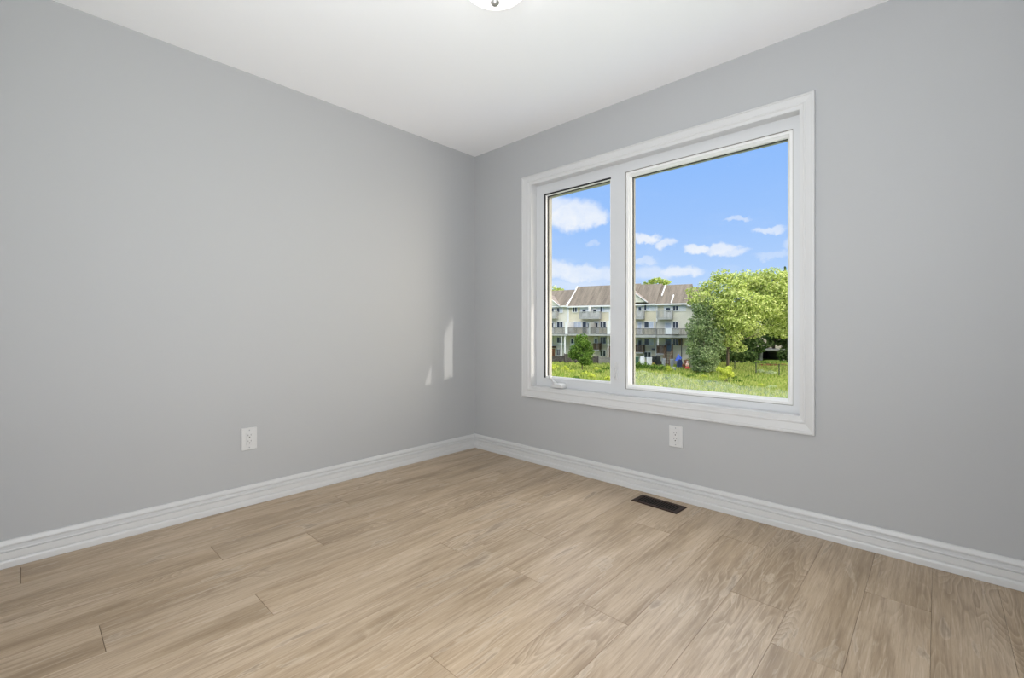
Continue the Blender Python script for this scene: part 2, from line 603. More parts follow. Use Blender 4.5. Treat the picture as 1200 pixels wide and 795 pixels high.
def floor_planks():
    b = MB()
    pw, x0 = .186, 2.644 - .186 * 14
    joints = {0: [-2.60], 1: [-1.33], 2: [-2.008, -.72], 3: [-1.65, -.36], 4: [-2.42, -1.12], 5: [-2.0, -.62], 6: [-1.271], 7: [-2.30, -.9],
              8: [-1.215], 9: [-.45, -1.75], 10: [-1.21, -2.5], 11: [-.30, -1.6], 12: [-.764, -2.05], 13: [-.98, -2.27], 14: [-.42, -1.70],
              15: [-1.25], 16: [-.75, -2.0]}
    for k in range(-1, 18):
        xa, xb = x0 + (k) * pw, x0 + (k + 1) * pw
        xa, xb = max(xa, -.02), min(xb, W + .02)
        if xb <= xa:
            continue
        ys = [.02] + sorted(joints.get(k, []), reverse=True) + [-D - .02]
        for i in range(len(ys) - 1):
            ya, yb = ys[i + 1] + .0006, ys[i] - .0006
            e = .0006
            b.add([(xa + .0002, ya, -.0015), (xb - .0002, ya, -.0015), (xb - .0002, yb, -.0015), (xa + .0002, yb, -.0015),
                   (xa + e, ya + e, 0), (xb - e, ya + e, 0), (xb - e, yb - e, 0), (xa + e, yb - e, 0)],
                  [(4, 5, 6, 7), (0, 1, 5, 4), (1, 2, 6, 5), (2, 3, 7, 6), (3, 0, 4, 7)])
    return b


fl = floor_planks().build('floor', M['floor'], fix=False)
structure(fl, 'light oak laminate plank floor running toward the window wall', 'floor')
MB().box(-.02, W + .02, -D - .02, .02, -.06, -.0014).build('underlay', M['gap'], fl)
structure(MB().box(-.15, W + .15, -D - .15, WT, H, H + .12).build('ceiling', M['ceiling']), 'plain white painted ceiling over the empty room', 'ceiling')
structure(MB().box(-.15, 0, -D - .15, 0.0, -.06, H).build('wall_left', M['wall']), 'pale grey painted wall left of the corner, bare but for one outlet', 'wall')
b = MB()
b.box(-.15, WX0, 0, WT, -.06, H).box(WX1, W + .15, 0, WT, -.06, H).box(WX0, WX1, 0, WT, -.06, WZ0).box(WX0, WX1, 0, WT, WZ1, H)
structure(b.build('wall_right', M['wall']), 'pale grey painted wall with the white framed window', 'wall')
structure(MB().box(-.15, W + .15, -D - .15, -D, -.06, H).build('wall_back', M['wall']), 'grey painted wall behind the camera', 'wall')
structure(MB().box(W, W + .15, -D, 0, -.06, H).build('wall_near', M['wall']), 'grey painted side wall beyond the right frame edge', 'wall')
# unseen panel added outside right of the window, cut to shape the sun patches
rake = [(.17, -5.5), (.570, -5.5), (.578, .655), (.645, .817), (.779, 1.065), (.874, 1.235), (1.40, 2.16), (1.40, 3.2), (.17, 3.2)]
structure(MB().prism(rake, lambda p, q, t: (t, p, q), 3.0, 3.14).build('sun_blocker', M['siding_pale']), 'unseen cream clad panel added outside the window to block the sun', 'wall')

BASE = [(0, .113), (.005, .113), (.0085, .110), (.0130, .0945), (.0030, .0915), (.0030, .0835), (.0075, .0795), (.0140, .0750), (.0150, .0705),
        (.0085, .0685), (.0085, .0660), (.0130, .0640), (.0140, .037), (.0110, .0355), (.0165, .031), (.0185, .024), (.0185, .001), (0, .001)]
b = MB()
b.prism(BASE, lambda p, q, t: (p, t if t < -.5 else -p, q), -D, 0)
structure(b.build('baseboard_left', M['trim']), 'white moulded baseboard along the left wall', 'baseboard')
b = MB()
b.prism(BASE, lambda p, q, t: (p if t < .5 else W - p, -p, q), 0, 1)
structure(b.build('baseboard_right', M['trim']), 'white moulded baseboard under the window', 'baseboard')
b = MB()
b.prism(BASE, lambda p, q, t: (t, -D + p, q), .02, W - .02)
structure(b.build('baseboard_back', M['trim']), 'white moulded baseboard along the wall behind the camera', 'baseboard')
b = MB()
b.prism(BASE, lambda p, q, t: (W - p, t, q), -D + .02, -.02)
structure(b.build('baseboard_near', M['trim']), 'white moulded baseboard on the side wall out of frame', 'baseboard')


# ------------------------------------------------------------------ window
win = structure(empty('window_1', (0, 0, 0)), 'white vinyl window with narrow casement beside a wide fixed pane', 'window')


def ring_sweep(x0, x1, z0, z1, prof, low=0.0):
    """profile (w, p): w runs inward from the given rectangle, p is depth along -y"""
    b = MB()
    n = len(prof)
    vs_ = []
    x1, z0 = x1 + low * .9, z0 - low           # foot and far side tucked behind the frame lip
    for cx, cz, sx, sz in ((x0, z0, 1, 1), (x1, z0, -1, 1), (x1, z1, -1, -1), (x0, z1, 1, -1)):
        for wv, p in prof:
            vs_.append((cx + sx * wv, -p, cz + sz * wv))
    fs_ = []
    for c in range(4):
        c2 = (c + 1) % 4
        for i in range(n):
            j = (i + 1) % n
            fs_.append((c * n + i, c * n + j, c2 * n + j, c2 * n + i))
    b.add(vs_, fs_)
    return b


CX0, CX1, CZ0, CZ1 = .540, 2.417, .482, 2.137
cas = [(0, 0), (0, .016), (.004, .0195), (.011, .0195), (.014, .016), (.018, .0165), (.024, .0155), (.052, .0105), (.056, .0125), (.062, .0125),
       (.066, .0095), (.080, .0080), (.0865, .0075), (.0865, 0)]
sx = (WX0 - CX0) / .0865


def cas_scaled():
    # keep the corners of the opening exact on every side
    b = MB()
    n = len(cas)
    vs_ = []
    for ox, oz, ix, iz in ((CX0, CZ0, WX0, WZ0), (CX1, CZ0, WX1, WZ0), (CX1, CZ1, WX1, WZ1), (CX0, CZ1, WX0, WZ1)):
        for wv, p in cas:
            t = wv / .0865
            vs_.append((ox + (ix - ox) * t, -p, oz + (iz - oz) * t))
    fs_ = []
    for c in range(4):
        c2 = (c + 1) % 4
        for i in range(n):
            fs_.append((c * n + i, c * n + (i + 1) % n, c2 * n + (i + 1) % n, c2 * n + i))
    return b.add(vs_, fs_)


cas_scaled().build('casing', M['trim'], win)
JY = .055                                           # depth where the vinyl frame face begins
ring_sweep(WX0, WX1, WZ0, WZ1, [(-.006, .004), (.0015, .004), (.0015, -JY - .005), (-.006, -JY - .005)]).build('jamb_liner', M['trim'], win)
# vinyl frame with two openings
LX0, LX1 = .700, 1.268           # casement opening in the frame face
BX0, BX1 = 1.372, 2.313          # fixed pane opening
FZ0, FZ1 = .630, 1.998
b = MB()
FY0, FY1 = JY, .143
b.box(WX0, LX0, FY0, FY1, WZ0, WZ1).box(LX1, BX0, FY0, FY1, WZ0, WZ1).box(BX1, WX1, FY0, FY1, WZ0, WZ1)
b.box(LX0, LX1, FY0, FY1, WZ0, FZ0).box(LX0, LX1, FY0, FY1, FZ1, WZ1)
b.box(BX0, BX1, FY0, FY1, WZ0, .606).box(BX0, BX1, FY0, FY1, 2.006, WZ1)
b.build('window_frame', M['vinyl'], win)
# casement: slim dark reveal, bright screen edge, spacer, pane
s = ring_sweep(LX0 - .001, LX1 + .001, FZ0 - .001, FZ1 + .001, [(0, -.060), (.010, -.060), (.010, -.066), (0, -.066)], .02).build('screen_channel', M['gasket'], win)
s2 = ring_sweep(LX0 - .001, LX1 + .001, FZ0 - .001, FZ1 + .001, [(0, -.0665), (.013, -.0665), (.0145, -.080), (0, -.080)]).build('casement_sash', M['bead'], win)
s2['label'] = 'white casement sash behind a dark slot'
ring_sweep(LX0 - .001, LX1 + .001, FZ0 - .001, FZ1 + .001, [(0, -.0805), (.0165, -.0805), (.0165, -.093), (0, -.093)], .03).build('gasket', M['gasket'], s2)
ring_sweep(LX0 - .001, LX1 + .001, FZ0 - .001, FZ1 + .001, [(0, -.0935), (.020, -.0935), (.020, -.128), (0, -.128)], .03).build('spacer', M['screen'], s2)
MB().box(LX0 + .001, LX1 - .001, .0945, .0975, FZ0 + .001, FZ1 - .001).build('pane', M['glass'], s2)
# fixed light: stepped bead
s3 = ring_sweep(BX0 - .001, BX1 + .001, .605, 2.007, [(0, -.064), (.018, -.064), (.020, -.070), (.030, -.082), (.030, -.100), (0, -.100)]).build('fixed_sash', M['bead'], win)
ring_sweep(BX0 - .001, BX1 + .001, .605, 2.007, [(0, -.0575), (.0035, -.0575), (.0035, -.0635), (0, -.0635)]).build('reveal_line', M['screen'], s3)
ring_sweep(BX0 - .001, BX1 + .001, .605, 2.007, [(0, -.1005), (.0335, -.1005), (.0335, -.107), (0, -.107)], .03).build('gasket', M['gasket'], s3)
ring_sweep(BX0 - .001, BX1 + .001, .605, 2.007, [(0, -.1105), (.034, -.1105), (.034, -.130), (0, -.130)], .03).build('spacer', M['screen'], s3)
MB().box(BX0 + .001, BX1 - .001, .1072, .1102, .607, 2.005).build('pane', M['mottled'], s3)['label'] = 'wide fixed pane with a pale mottled band at its foot'
# crank operator on the casement sill
ck = MB()
ck.prism([(.824, .574), (.912, .574), (.912, .592), (.900, .603), (.838, .603), (.822, .590)], lambda p, q, t: (p, t, q), -.016, JY - .0005)
ck.box(.832, .905, .012, JY - .0006, .5672, .5745)
cko = ck.build('crank_operator', M['plastic'], win, bevel=.004)
a_ = MB().tube([(.848, .006, .604), (.825, .010, .613), (.800, .018, .632)], [.0095, .0085, .0070], 10)
a_.tube([(.790, .020, .628), (.786, .018, .658)], [.0105, .0095], 12)
a_.tube([(.803, .018, .630), (.787, .019, .640)], [.0070, .0075], 10)
a_.build('crank_handle', M['plastic'], cko, smooth=True)
lk = MB()
lk.box(1.298, 1.318, .049, JY - .0003, .664, .776)
lko = lk.build('lock_plate', M['plastic'], win, bevel=.002)
MB().tube([(1.306, .045, .742), (1.304, .038, .720), (1.305, .036, .690), (1.307, .039, .674)], [.0055, .006, .006, .0045], 10).build('lock_lever', M['plastic'], lko, smooth=True)


# ------------------------------------------------------------------ power outlets
def make_outlet(loc, rz, label):
    root = tag(empty('power_outlet', loc, rz), label, 'outlet', None)
    # local frame: x across, -y out of the wall, z up
    ph, pw = .0625, .040
    b = MB()
    b.prism([(-pw, -ph), (pw, -ph), (pw, ph), (-pw, ph)], lambda p, q, t: (p * (1 - t * .0), t, q), -.0092, -.0002)
    b.build('cover_plate', M['plastic'], root, bevel=.0028)
    r = MB().box(-.0165, .0165, -.0132, -.0093, -.0335, .0335).build('receptacle', M['plastic'], root, bevel=.0008)
    for zc in (.0165, -.0165):
        q = MB()
        q.box(-.0085, -.0065, -.0136, -.0130, zc + .001, zc + .009)
        q.box(.0060, .0080, -.0136, -.0130, zc + .002, zc + .009)
        q.lathe([(.0032, 0), (.0032, .0003)], 12)
        k = len(q.v) - 24
        for i in range(k, len(q.v)):
            x, y, z = q.v[i]
            q.v[i] = (x, -.0136 + z, zc - .0065 + y)
        q.build('socket_slots', M['slot'], r)
    for zc in (.0485, -.0485):
        q = MB().lathe([(.0032, 0), (.0032, .0008), (.0024, .0012)], 14)
        q.v = [(x, -.0093 - z, zc + y) for x, y, z in q.v]
        q.build('screw', M['greybin'], root)
    return root


make_outlet((.0, -1.723, .375), PI / 2, 'white double outlet on the left wall, above its baseboard')
make_outlet((1.733, 0.0, .369), 0.0, 'white double outlet on the right wall, under the window')


# ------------------------------------------------------------------ floor register
def make_register(cx, cy, rz):
    root = tag(empty('floor_register', (cx, cy, 0.0), rz), 'dark brown slotted metal floor vent beside the baseboard', 'floor vent')
    L, Wd, il, iw = .139, .066, .113, .040
    b = MB()
    outer = [(-L, -Wd), (L, -Wd), (L, Wd), (-L, Wd)]
    mid = [(-L + .006, -Wd + .006), (L - .006, -Wd + .006), (L - .006, Wd - .006), (-L + .006, Wd - .006)]
    inn = [(-il, -iw), (il, -iw), (il, iw), (-il, iw)]
    vs_ = [(x, y, .0006) for x, y in outer] + [(x, y, .0042) for x, y in mid] + [(x, y, .0036) for x, y in inn] + [(x, y, .0008) for x, y in inn]
    fs_ = []
    for a in range(3):
        for i in range(4):
            j = (i + 1) % 4
            fs_.append((a * 4 + i, a * 4 + j, a * 4 + 4 + j, a * 4 + 4 + i))
    b.add(vs_, fs_).build('frame', M['brown'], root)
    MB().box(-il, il, -iw, iw, .0005, .0010).build('duct_opening', M['duct'], root)
    b = MB()
    n = 16
    for i in range(n + 1):
        x = -il + i * 2 * il / n
        hw = .0030 if i == n // 2 else .0014
        b.add([(x - hw - .002, -iw, .0012), (x - hw, -iw, .0036), (x + hw, -iw, .0036), (x + hw - .002, -iw, .0011),
               (x - hw - .002, iw, .0012), (x - hw, iw, .0036), (x + hw, iw, .0036), (x + hw - .002, iw, .0011)],
              [(0, 1, 2, 3), (7, 6, 5, 4), (0, 4, 5, 1), (1, 5, 6, 2), (2, 6, 7, 3), (3, 7, 4, 0)])
    b.build('louvres', M['brown'], root)


make_register(1.687, -.134, math.radians(-2.5))


# ------------------------------------------------------------------ ceiling lamp
lamp = tag(empty('ceiling_light', (1.528, -1.285, H)), 'lit frosted dome lamp with nickel finial on the ceiling', 'ceiling light')
MB().lathe([(.150, -.0005), (.152, -.010), (.146, -.024), (.12, -.024)], 48).build('base_pan', M['nickel'], lamp, smooth=True)
dome = [(.143, -.0245)] + [(.143 * math.cos(t), -.026 - .070 * math.sin(t)) for t in [i * PI / 2 / 14 for i in range(14)]] + [(.008, -.0960)]
MB().lathe(dome, 48).build('lamp_shade', M['shade'], lamp, smooth=True)
MB().lathe([(.006, -.094), (.017, -.0965), (.018, -.100), (.0135, -.103), (.0155, -.107), (.0185, -.113), (.0180, -.119), (.012, -.126), (.003, -.1290)], 24).build('finial', M['nickel'], lamp, smooth=True)


# ================================================================== OUTSIDE
GZ = -5.5


def gz(dep):
    t = min(1, max(0, (dep - 56) / 14))
    return GZ + .6 * t * t * (3 - 2 * t)


def ground_depth(v):
    d = 30.0
    while d < 90 and CV + (CAM.z - gz(d)) / d * FPX > v:
        d += .1
    return d


def at(u, d, z=None, v=None):
    """world point at picture column u and distance d ahead of the camera"""
    p = CAM + VW * d + RT * ((u - CU) / FPX * d)
    p.z = z if z is not None else CAM.z + (CV - v) / FPX * d
    return p


def zat(v, d):
    return CAM.z + (CV - v) / FPX * d


# meadow and grass
b = MB()
rng = random.Random(3)
nx, ny = 70, 50
pts = {}
for i in range(nx + 1):
    for j in range(ny + 1):
        lat = -60 + 180 * i / nx
        dep = 8 + 150 * j / ny
        p = CAM + VW * dep + RT * lat
        b.v.append((p.x, p.y, gz(dep) + (rng.uniform(-.10, .10) if dep < 70 else 0)))
for i in range(nx):
    for j in range(ny):
        a = i * (ny + 1) + j
        b.f.append((a, a + ny + 1, a + ny + 2, a + 1))
structure(b.build('ground', M['ground'], smooth=True), 'rough meadow ground between the house and the townhouses', 'ground')

rng = random.Random(11)
b = MB()
for i_ in range(26000):
    dep = rng.uniform(35, 75)
    lat = (rng.uniform(-.02, .66) if i_ < 15000 else rng.choice((rng.uniform(-.4, -.02), rng.uniform(.66, 1.7), rng.uniform(.66, 1.7)))) * dep
    p = CAM + VW * dep + RT * lat
    tall = .5 + .5 * math.sin(p.x * .35 + 1.3) * math.sin(p.y * .31) + rng.uniform(-.2, .2)
    h = rng.uniform(.18, .40) + .28 * max(0, tall)
    for k in range(3):
        a = rng.uniform(0, 2 * PI)
        ww = rng.uniform(.05, .13)
        q = Vector((p.x + rng.uniform(-.2, .2), p.y + rng.uniform(-.2, .2), gz(dep) - .12))
        sx_, sy_ = math.cos(a) * ww, math.sin(a) * ww
        lx, ly = rng.uniform(-.15, .15), rng.uniform(-.15, .15)
        b.add([(q.x - sx_, q.y - sy_, q.z), (q.x + sx_, q.y + sy_, q.z), (q.x + lx, q.y + ly, q.z + h + .1)], [(0, 1, 2)])
tag(b.build('grass', M['grass'], fix=False), 'long yellow-green meadow grass outside the window', 'grass', None, 'stuff')


# ------------------------------------------------------------------ trees and shrubs
def branchy(loc, h, r, rng, spread, n=5, crown=.5):
    b = MB()
    x, y, z = loc
    b.tube([(x, y, z - .2), (x + rng.uniform(-.1, .1), y, z + h * .3), (x + rng.uniform(-.2, .2), y, z + h * .62), (x, y, z + h * .85)], [r * 1.25, r, r * .7, r * .25], 8)
    for k in range(n):
        a = 2 * PI * k / n + rng.uniform(-.3, .3)
        s0 = z + h * rng.uniform(.28, .5)
        e = Vector((math.cos(a) * spread * rng.uniform(.5, .85), math.sin(a) * spread * rng.uniform(.5, .85), h * rng.uniform(.25, .42)))
        b.tube([(x, y, s0), (x + e.x * .4, y + e.y * .4, s0 + e.z * .55), (x + e.x, y + e.y, s0 + e.z)], [r * .55, r * .4, r * .14], 6)
    return b


def tree(name, u, d, blobs_uv, leafmat, barkmat, n, size, label, cat, group=None, seed=1, trunk=True, h=None, r=.22, sub=0, shell=.55):
    """blobs_uv: (du, v, half width px, half height px, depth offset m)"""
    rng = random.Random(seed)
    base_p = at(u, d, gz(d))
    root = tag(empty(name, base_p), label, cat, group)
    blobs = []
    px = d / FPX
    for bu, bv, ru, rv, dd in blobs_uv:
        c = at(bu, d + dd, v=bv) - base_p
        c = Vector((c.x, c.y, zat(bv, d + dd) - gz(d)))
        blobs.append((c, (ru * px, ru * px * .9, rv * px)))
        for _ in range(sub):
            dv = Vector((rng.gauss(0, 1), rng.gauss(0, 1), rng.gauss(0, 1))).normalized()
            cc = Vector((c.x + dv.x * ru * px * .85, c.y + dv.y * ru * px * .8, c.z + dv.z * rv * px * .85))
            q = rng.uniform(.25, .45)
            blobs.append((cc, (ru * px * q, ru * px * q, min(ru, rv) * px * q * .8)))
    MB().leaves(blobs, n, size, rng, shell).build('crown', leafmat, root, fix=False)
    if trunk:
        hh = h or max(c.z + q[2] * .3 for c, q in blobs)
        sp = max(abs(c.x) for c, q in blobs) * .6 + .5
        branchy((0, 0, 0), hh, r, rng, sp).build('trunk', barkmat, root, smooth=True)
    return root


tree('deciduous_tree', 853, 65, [(848, 338, 26, 15, 0), (872, 330, 24, 13, 1), (822, 352, 17, 11, -1), (893, 334, 26, 15, 1), (908, 346, 26, 18, 0), (864, 354, 30, 15, -2),
                                 (838, 362, 22, 13, -2), (890, 362, 26, 15, -1), (918, 362, 20, 17, 0), (848, 380, 22, 13, -2), (868, 376, 20, 12, -3), (856, 396, 15, 11, -2), (915, 384, 20, 14, 1),
                                 (811, 342, 8, 6, 0), (934, 345, 22, 22, 2), (884, 388, 15, 9, 0), (842, 404, 10, 9, -1), (866, 408, 10, 7, -1), (846, 322, 12, 7, 0), (918, 325, 12, 9, 1), (906, 322, 14, 9, 0), (925, 330, 12, 12, 1)],
     M['leaf_lime'], M['bark'], 30000, .17, 'large lime-green leafy tree filling the right of the view', 'tree', None, 5, True, 9.0, .17, 9, .35)
tree('willow_tree', 826, 62.5, [(824, 372, 13, 18, 0), (816, 386, 12, 16, 0), (832, 396, 13, 17, 0), (812, 404, 9, 14, 0), (838, 408, 11, 15, 0), (824, 414, 17, 13, 0), (832, 356, 9, 9, 0), (818, 362, 8, 8, 0), (842, 392, 9, 12, 0), (815, 424, 9, 7, 0), (835, 423, 9, 8, 0), (824, 430, 14, 7, 0)],
     M['leaf_grey'], M['bark'], 19000, .12, 'greyish green drooping tree between the last townhouse and the lime tree', 'tree', None, 8, True, 6.5, .12, 8, .2)
tree('garden_tree', 682, 66, [(681, 402, 9, 8, 0), (674, 411, 8, 8, 0), (688, 408, 7, 9, 0), (678, 396, 4, 4, 0), (684, 417, 11, 8, 0), (692, 412, 5, 6, 0), (671, 416, 6, 6, 0), (684, 395, 5, 4, 0), (686, 424, 9, 5, 0)],
     M['leaf_mid'], M['bark'], 6000, .12, 'round bright green young tree in front of the fenced back gardens', 'tree', None, 9, True, 3.0, .07, 7, .3)
for i, (u, d, bl, lab) in enumerate([
        (648, 104, [(648, 341, 9, 6, 0), (655, 342, 8, 4, 0), (640, 343, 9, 6, 0)], 'green treetop showing above the roof at the far left'),
        (769, 102, [(762, 331, 5, 3, 0), (770, 329, 7, 3.2, 0), (779, 331, 7, 3.5, 0), (756, 333, 3, 1.8, 0)], 'wispy treetop above the brown roof ridge, left of the white roof strip')]):
    tree('distant_tree', u, d, bl, M['leaf_lime'], M['bark'], 420, .30, lab, 'tree', 'trees behind the townhouses', 20 + i, True, None, .3, 3)
for i, (u, d, bl, lab) in enumerate([
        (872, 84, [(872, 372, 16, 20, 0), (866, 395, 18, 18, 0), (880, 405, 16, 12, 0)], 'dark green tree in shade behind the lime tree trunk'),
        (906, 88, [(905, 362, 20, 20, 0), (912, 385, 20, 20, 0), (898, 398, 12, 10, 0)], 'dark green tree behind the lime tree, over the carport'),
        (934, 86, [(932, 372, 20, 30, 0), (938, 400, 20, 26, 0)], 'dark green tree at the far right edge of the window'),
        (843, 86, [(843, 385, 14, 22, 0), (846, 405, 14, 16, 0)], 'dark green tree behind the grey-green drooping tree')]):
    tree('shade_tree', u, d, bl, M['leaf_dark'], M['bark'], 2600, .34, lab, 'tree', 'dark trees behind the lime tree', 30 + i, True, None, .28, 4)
wt = random.Random(901)
for i in range(13):                                # the belt of trees goes on to the right of what the window frames
    u_, d_ = 985 + i * 62 + wt.uniform(-14, 14), wt.uniform(70, 84)
    tree('shade_tree', u_, d_, [(u_, 362, 34, 24, 0), (u_ + wt.uniform(-14, 14), 388, 38, 24, 0), (u_, 406, 30, 16, 0)], M[wt.choice(['leaf_dark', 'leaf_mid', 'leaf_mid'])], M['bark'], 2200, .36,
         'leafy tree of the belt going on past the right window frame', 'tree', 'belt of trees past the right window frame', 920 + i, True, None, .25, 5)
# slim conifer whose tip stands clear of the lime tree
cr = random.Random(77)
cp = at(920, 92, gz(92))
ct = tag(empty('conifer_tree', cp), 'slim dark conifer tip rising behind the lime tree at right', 'tree')
ch = zat(314, 92) - gz(92)
b = MB()
for k in range(26):
    t = k / 25
    rr = 1.9 * (1 - t) + .10
    b.leaves([((0, 0, ch * (.25 + .745 * t)), (rr, rr, .35))], 60, .20, cr, .3)
b.build('crown', M['leaf_dark'], ct, fix=False)
MB().tube([(0, 0, -.2), (0, 0, ch * .95)], [.25, .03], 8).build('trunk', M['bark'], ct)


def shrub(name, u, v_base, bl, m, n, size, label, cat, group, seed, d=None):
    d = d or ground_depth(v_base)
    rng = random.Random(seed)
    p = at(u, d, gz(d))
    root = tag(empty(name, p), label, cat, group)
    px = d / FPX
    blobs = []
    for du, up, ru, rv in bl:
        c = RT * (du * px)
        blobs.append(((c.x, c.y, up * px), (ru * px, ru * px, rv * px)))
    MB().leaves(blobs, n, size, rng, .2).build('foliage', m, root, fix=False)
    b = MB()
    for du, up, ru, rv in bl:
        c = RT * (du * px)
        b.tube([(0, 0, -.15), (c.x * .5, c.y * .5, up * px * .4), (c.x, c.y, up * px)], [.035, .025, .012], 6)
    b.build('stem', M['bark'], root)
    return root


shrub('sapling', 850, 449, [(0, 13, 6, 4), (-7, 16, 4, 3), (4, 17, 4, 3), (6, 10, 5, 4), (-3, 7, 5, 3)], M['leaf_yellow'], 1100, .10, 'bright yellow-green young bush standing in the meadow, right of centre', 'bush', None, 40)
shrub('shrub', 891, 438.5, [(0, 3, 4, 2.4), (-3, 2.6, 2.5, 2), (3, 2.8, 2.5, 2)], M['leaf_pale'], 260, .11, 'pale green garden shrub left of its twin, in front of the carport', 'bush', 'pale shrubs by the carport', 41)
shrub('shrub', 903, 440.5, [(0, 3.5, 4.5, 2.6), (4, 3, 3, 2), (-4, 3, 3, 2)], M['leaf_pale'], 260, .11, 'pale green garden shrub right of its twin, in front of the carport', 'bush', 'pale shrubs by the carport', 42)
for i, (u, vb, wdt, hgt, m, lab) in enumerate([
        (645, 436, 7, 10, 'leaf_yellow', 'yellowish weed clump at the far left, below the garden fence'),
        (662, 436, 5.5, 7, 'leaf_yellow', 'small yellowish weed clump below the garden fence, right of the far left one'),
        (681, 428, 2.6, 5, 'leaf_yellow', 'small upright yellow-green weed at the foot of the round young tree'),
        (675, 446, 5, 5, 'leaf_mid', 'dark leafy weed clump in the meadow under the round young tree'),
        (693, 444, 6, 6, 'leaf_yellow', 'light leafy weed clump in the meadow behind the narrow casement pane'),
        (692, 452, 5, 5, 'leaf_yellow', 'low weed clump nearest the sill of the casement pane'),
        (713, 446, 5, 5, 'leaf_yellow', 'weed clump in the meadow beside the window mullion'),
        (652, 447, 6, 4, 'leaf_mid', 'spreading weed clump above the crank handle'),
        (748, 434, 6.5, 10, 'leaf_mid', 'bushy weeds at the left edge of the wide pane, below the bins'),
        (757, 435, 6.5, 10, 'leaf_mid', 'bushy weeds in front of the white box'),
        (766, 436, 6.5, 10, 'leaf_mid', 'bushy weeds in front of the black bins'),
        (775, 437, 6.5, 10, 'leaf_mid', 'bushy weeds in front of the grey bins'),
        (783, 437, 5, 8, 'leaf_yellow', 'bushy yellowish weeds below the timber stairs'),
        (822, 440, 6, 4, 'leaf_mid', 'low weeds in front of the drooping grey-green tree'),
        (870, 456, 6, 4, 'leaf_mid', 'low weed clump in the meadow near the wide pane sill'),
        (905, 457, 8, 5, 'leaf_pale', 'pale weed clump in the meadow at the lower right of the wide pane'),
        (885, 448, 6, 3, 'leaf_mid', 'low weeds along the wire fence')]):
    shrub('weed_clump', u, vb, [(0, hgt * .55, wdt * .6, hgt * .5), (-wdt * .5, hgt * .4, wdt * .45, hgt * .4), (wdt * .5, hgt * .42, wdt * .45, hgt * .42)], M[m], 320, .11, lab, 'weeds', 'weed clumps in the meadow', 50 + i)
wr = random.Random(404)
for i in range(26):
    u_, vb_ = (646 + i * 7.2 + wr.uniform(-3, 3), wr.uniform(431, 440)) if i < 10 else (746 + (i - 10) * 11.0 + wr.uniform(-4, 4), wr.uniform(434, 456))
    hgt, wdt = wr.uniform(3, 5.5), wr.uniform(4, 7)
    shrub('weed_plant', u_, vb_, [(0, hgt * .5, wdt * .6, hgt * .5), (-wdt * .6, hgt * .35, wdt * .5, hgt * .4), (wdt * .6, hgt * .4, wdt * .5, hgt * .35)],
          M[wr.choice(['leaf_mid', 'leaf_mid', 'leaf_yellow'])], 200, .12, 'low leafy weeds growing in the long meadow grass', 'weeds', 'low weeds in the meadow grass', 500 + i)
shrub('flower_bed', 903, 429.5, [(-10, 1.2, 5, 1.3), (-2, 1.4, 5, 1.4), (7, 1.4, 5, 1.4), (15, 1.4, 5, 1.4)], M['leaf_red'], 420, .10, 'low reddish flower bed in front of the carport', 'flower bed', None, 80)
shrub('hedge', 900, 427, [(-12, 2, 5, 2.2), (-4, 2, 5, 2.2), (5, 2, 5, 2.2), (14, 2, 5, 2.2)], M['leaf_mid'], 420, .13, 'low green hedge at the foot of the carport', 'hedge', None, 81)
shrub('maroon_shrub', 806, 429, [(0, 8, 5, 4), (3, 10, 4, 3), (-3, 5, 4, 3)], M['leaf_red'], 300, .12, 'dark red shrub beside the blue sunshade', 'bush', None, 82, 67)

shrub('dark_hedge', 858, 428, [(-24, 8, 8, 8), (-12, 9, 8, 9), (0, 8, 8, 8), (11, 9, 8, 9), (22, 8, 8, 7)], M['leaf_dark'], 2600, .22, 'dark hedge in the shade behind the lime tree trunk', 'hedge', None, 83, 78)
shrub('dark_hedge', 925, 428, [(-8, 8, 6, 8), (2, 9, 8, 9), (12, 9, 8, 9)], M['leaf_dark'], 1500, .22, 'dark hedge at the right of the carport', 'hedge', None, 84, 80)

# ------------------------------------------------------------------ wire fence in the meadow
posts_uv = [(837, 431), (861, 435.5), (886, 440), (913, 444.5), (940, 449)]
fp = []
for u, vb in posts_uv:
    d = ground_depth(vb)
    fp.append((at(u, d, gz(d)), (10.5 + (u - 837) * .03) * d / FPX))
wf = tag(empty('wire_fence', fp[0][0]), 'black wire mesh fence on thin posts below the lime tree', 'fence')
O0 = fp[0][0]
for p, h in fp:
    q = p - O0
    MB().tube([(q.x, q.y, -.1), (q.x, q.y, h)], .055, 8).build('post', M['wire'], wf)
b, b2 = MB(), MB()
for i in range(len(fp) - 1):
    p, q = fp[i][0] - O0, fp[i + 1][0] - O0
    b2.tube([(p.x, p.y, fp[i][1] * .95), (q.x, q.y, fp[i + 1][1] * .95)], .022, 6)
    n = 40
    for k in range(1, n):
        t = k / n
        x = p.lerp(q, t)
        hh = fp[i][1] * (1 - t) + fp[i + 1][1] * t
        b.bar((x.x, x.y, .02), (x.x, x.y, hh * .95), .007, .007)
    for k in range(1, 6):
        b.bar((p.x, p.y, fp[i][1] * .95 * k / 6), (q.x, q.y, fp[i + 1][1] * .95 * k / 6), .007, .007)
b2.build('top_rail', M['wire'], wf)
b.build('wire_mesh', M['wire'], wf)

# ------------------------------------------------------------------ townhouses
HZ = gz(75)
AN = math.radians(30)
SF = (RT * math.cos(AN) - VW * math.sin(AN))       # along the facade, to the right
DF = (RT * math.sin(AN) + VW * math.cos(AN))       # into the building
L0, D0 = (690 - CU) / FPX * 80, 80.0
ORG = CAM + VW * D0 + RT * L0
ORG.z = 0
RZ = math.atan2(SF.y, SF.x)


def S(u, d=0.0):
    k = (u - CU) / FPX
    return (k * (D0 + d * math.cos(AN)) - L0 - d * math.sin(AN)) / (math.cos(AN) + k * math.sin(AN))


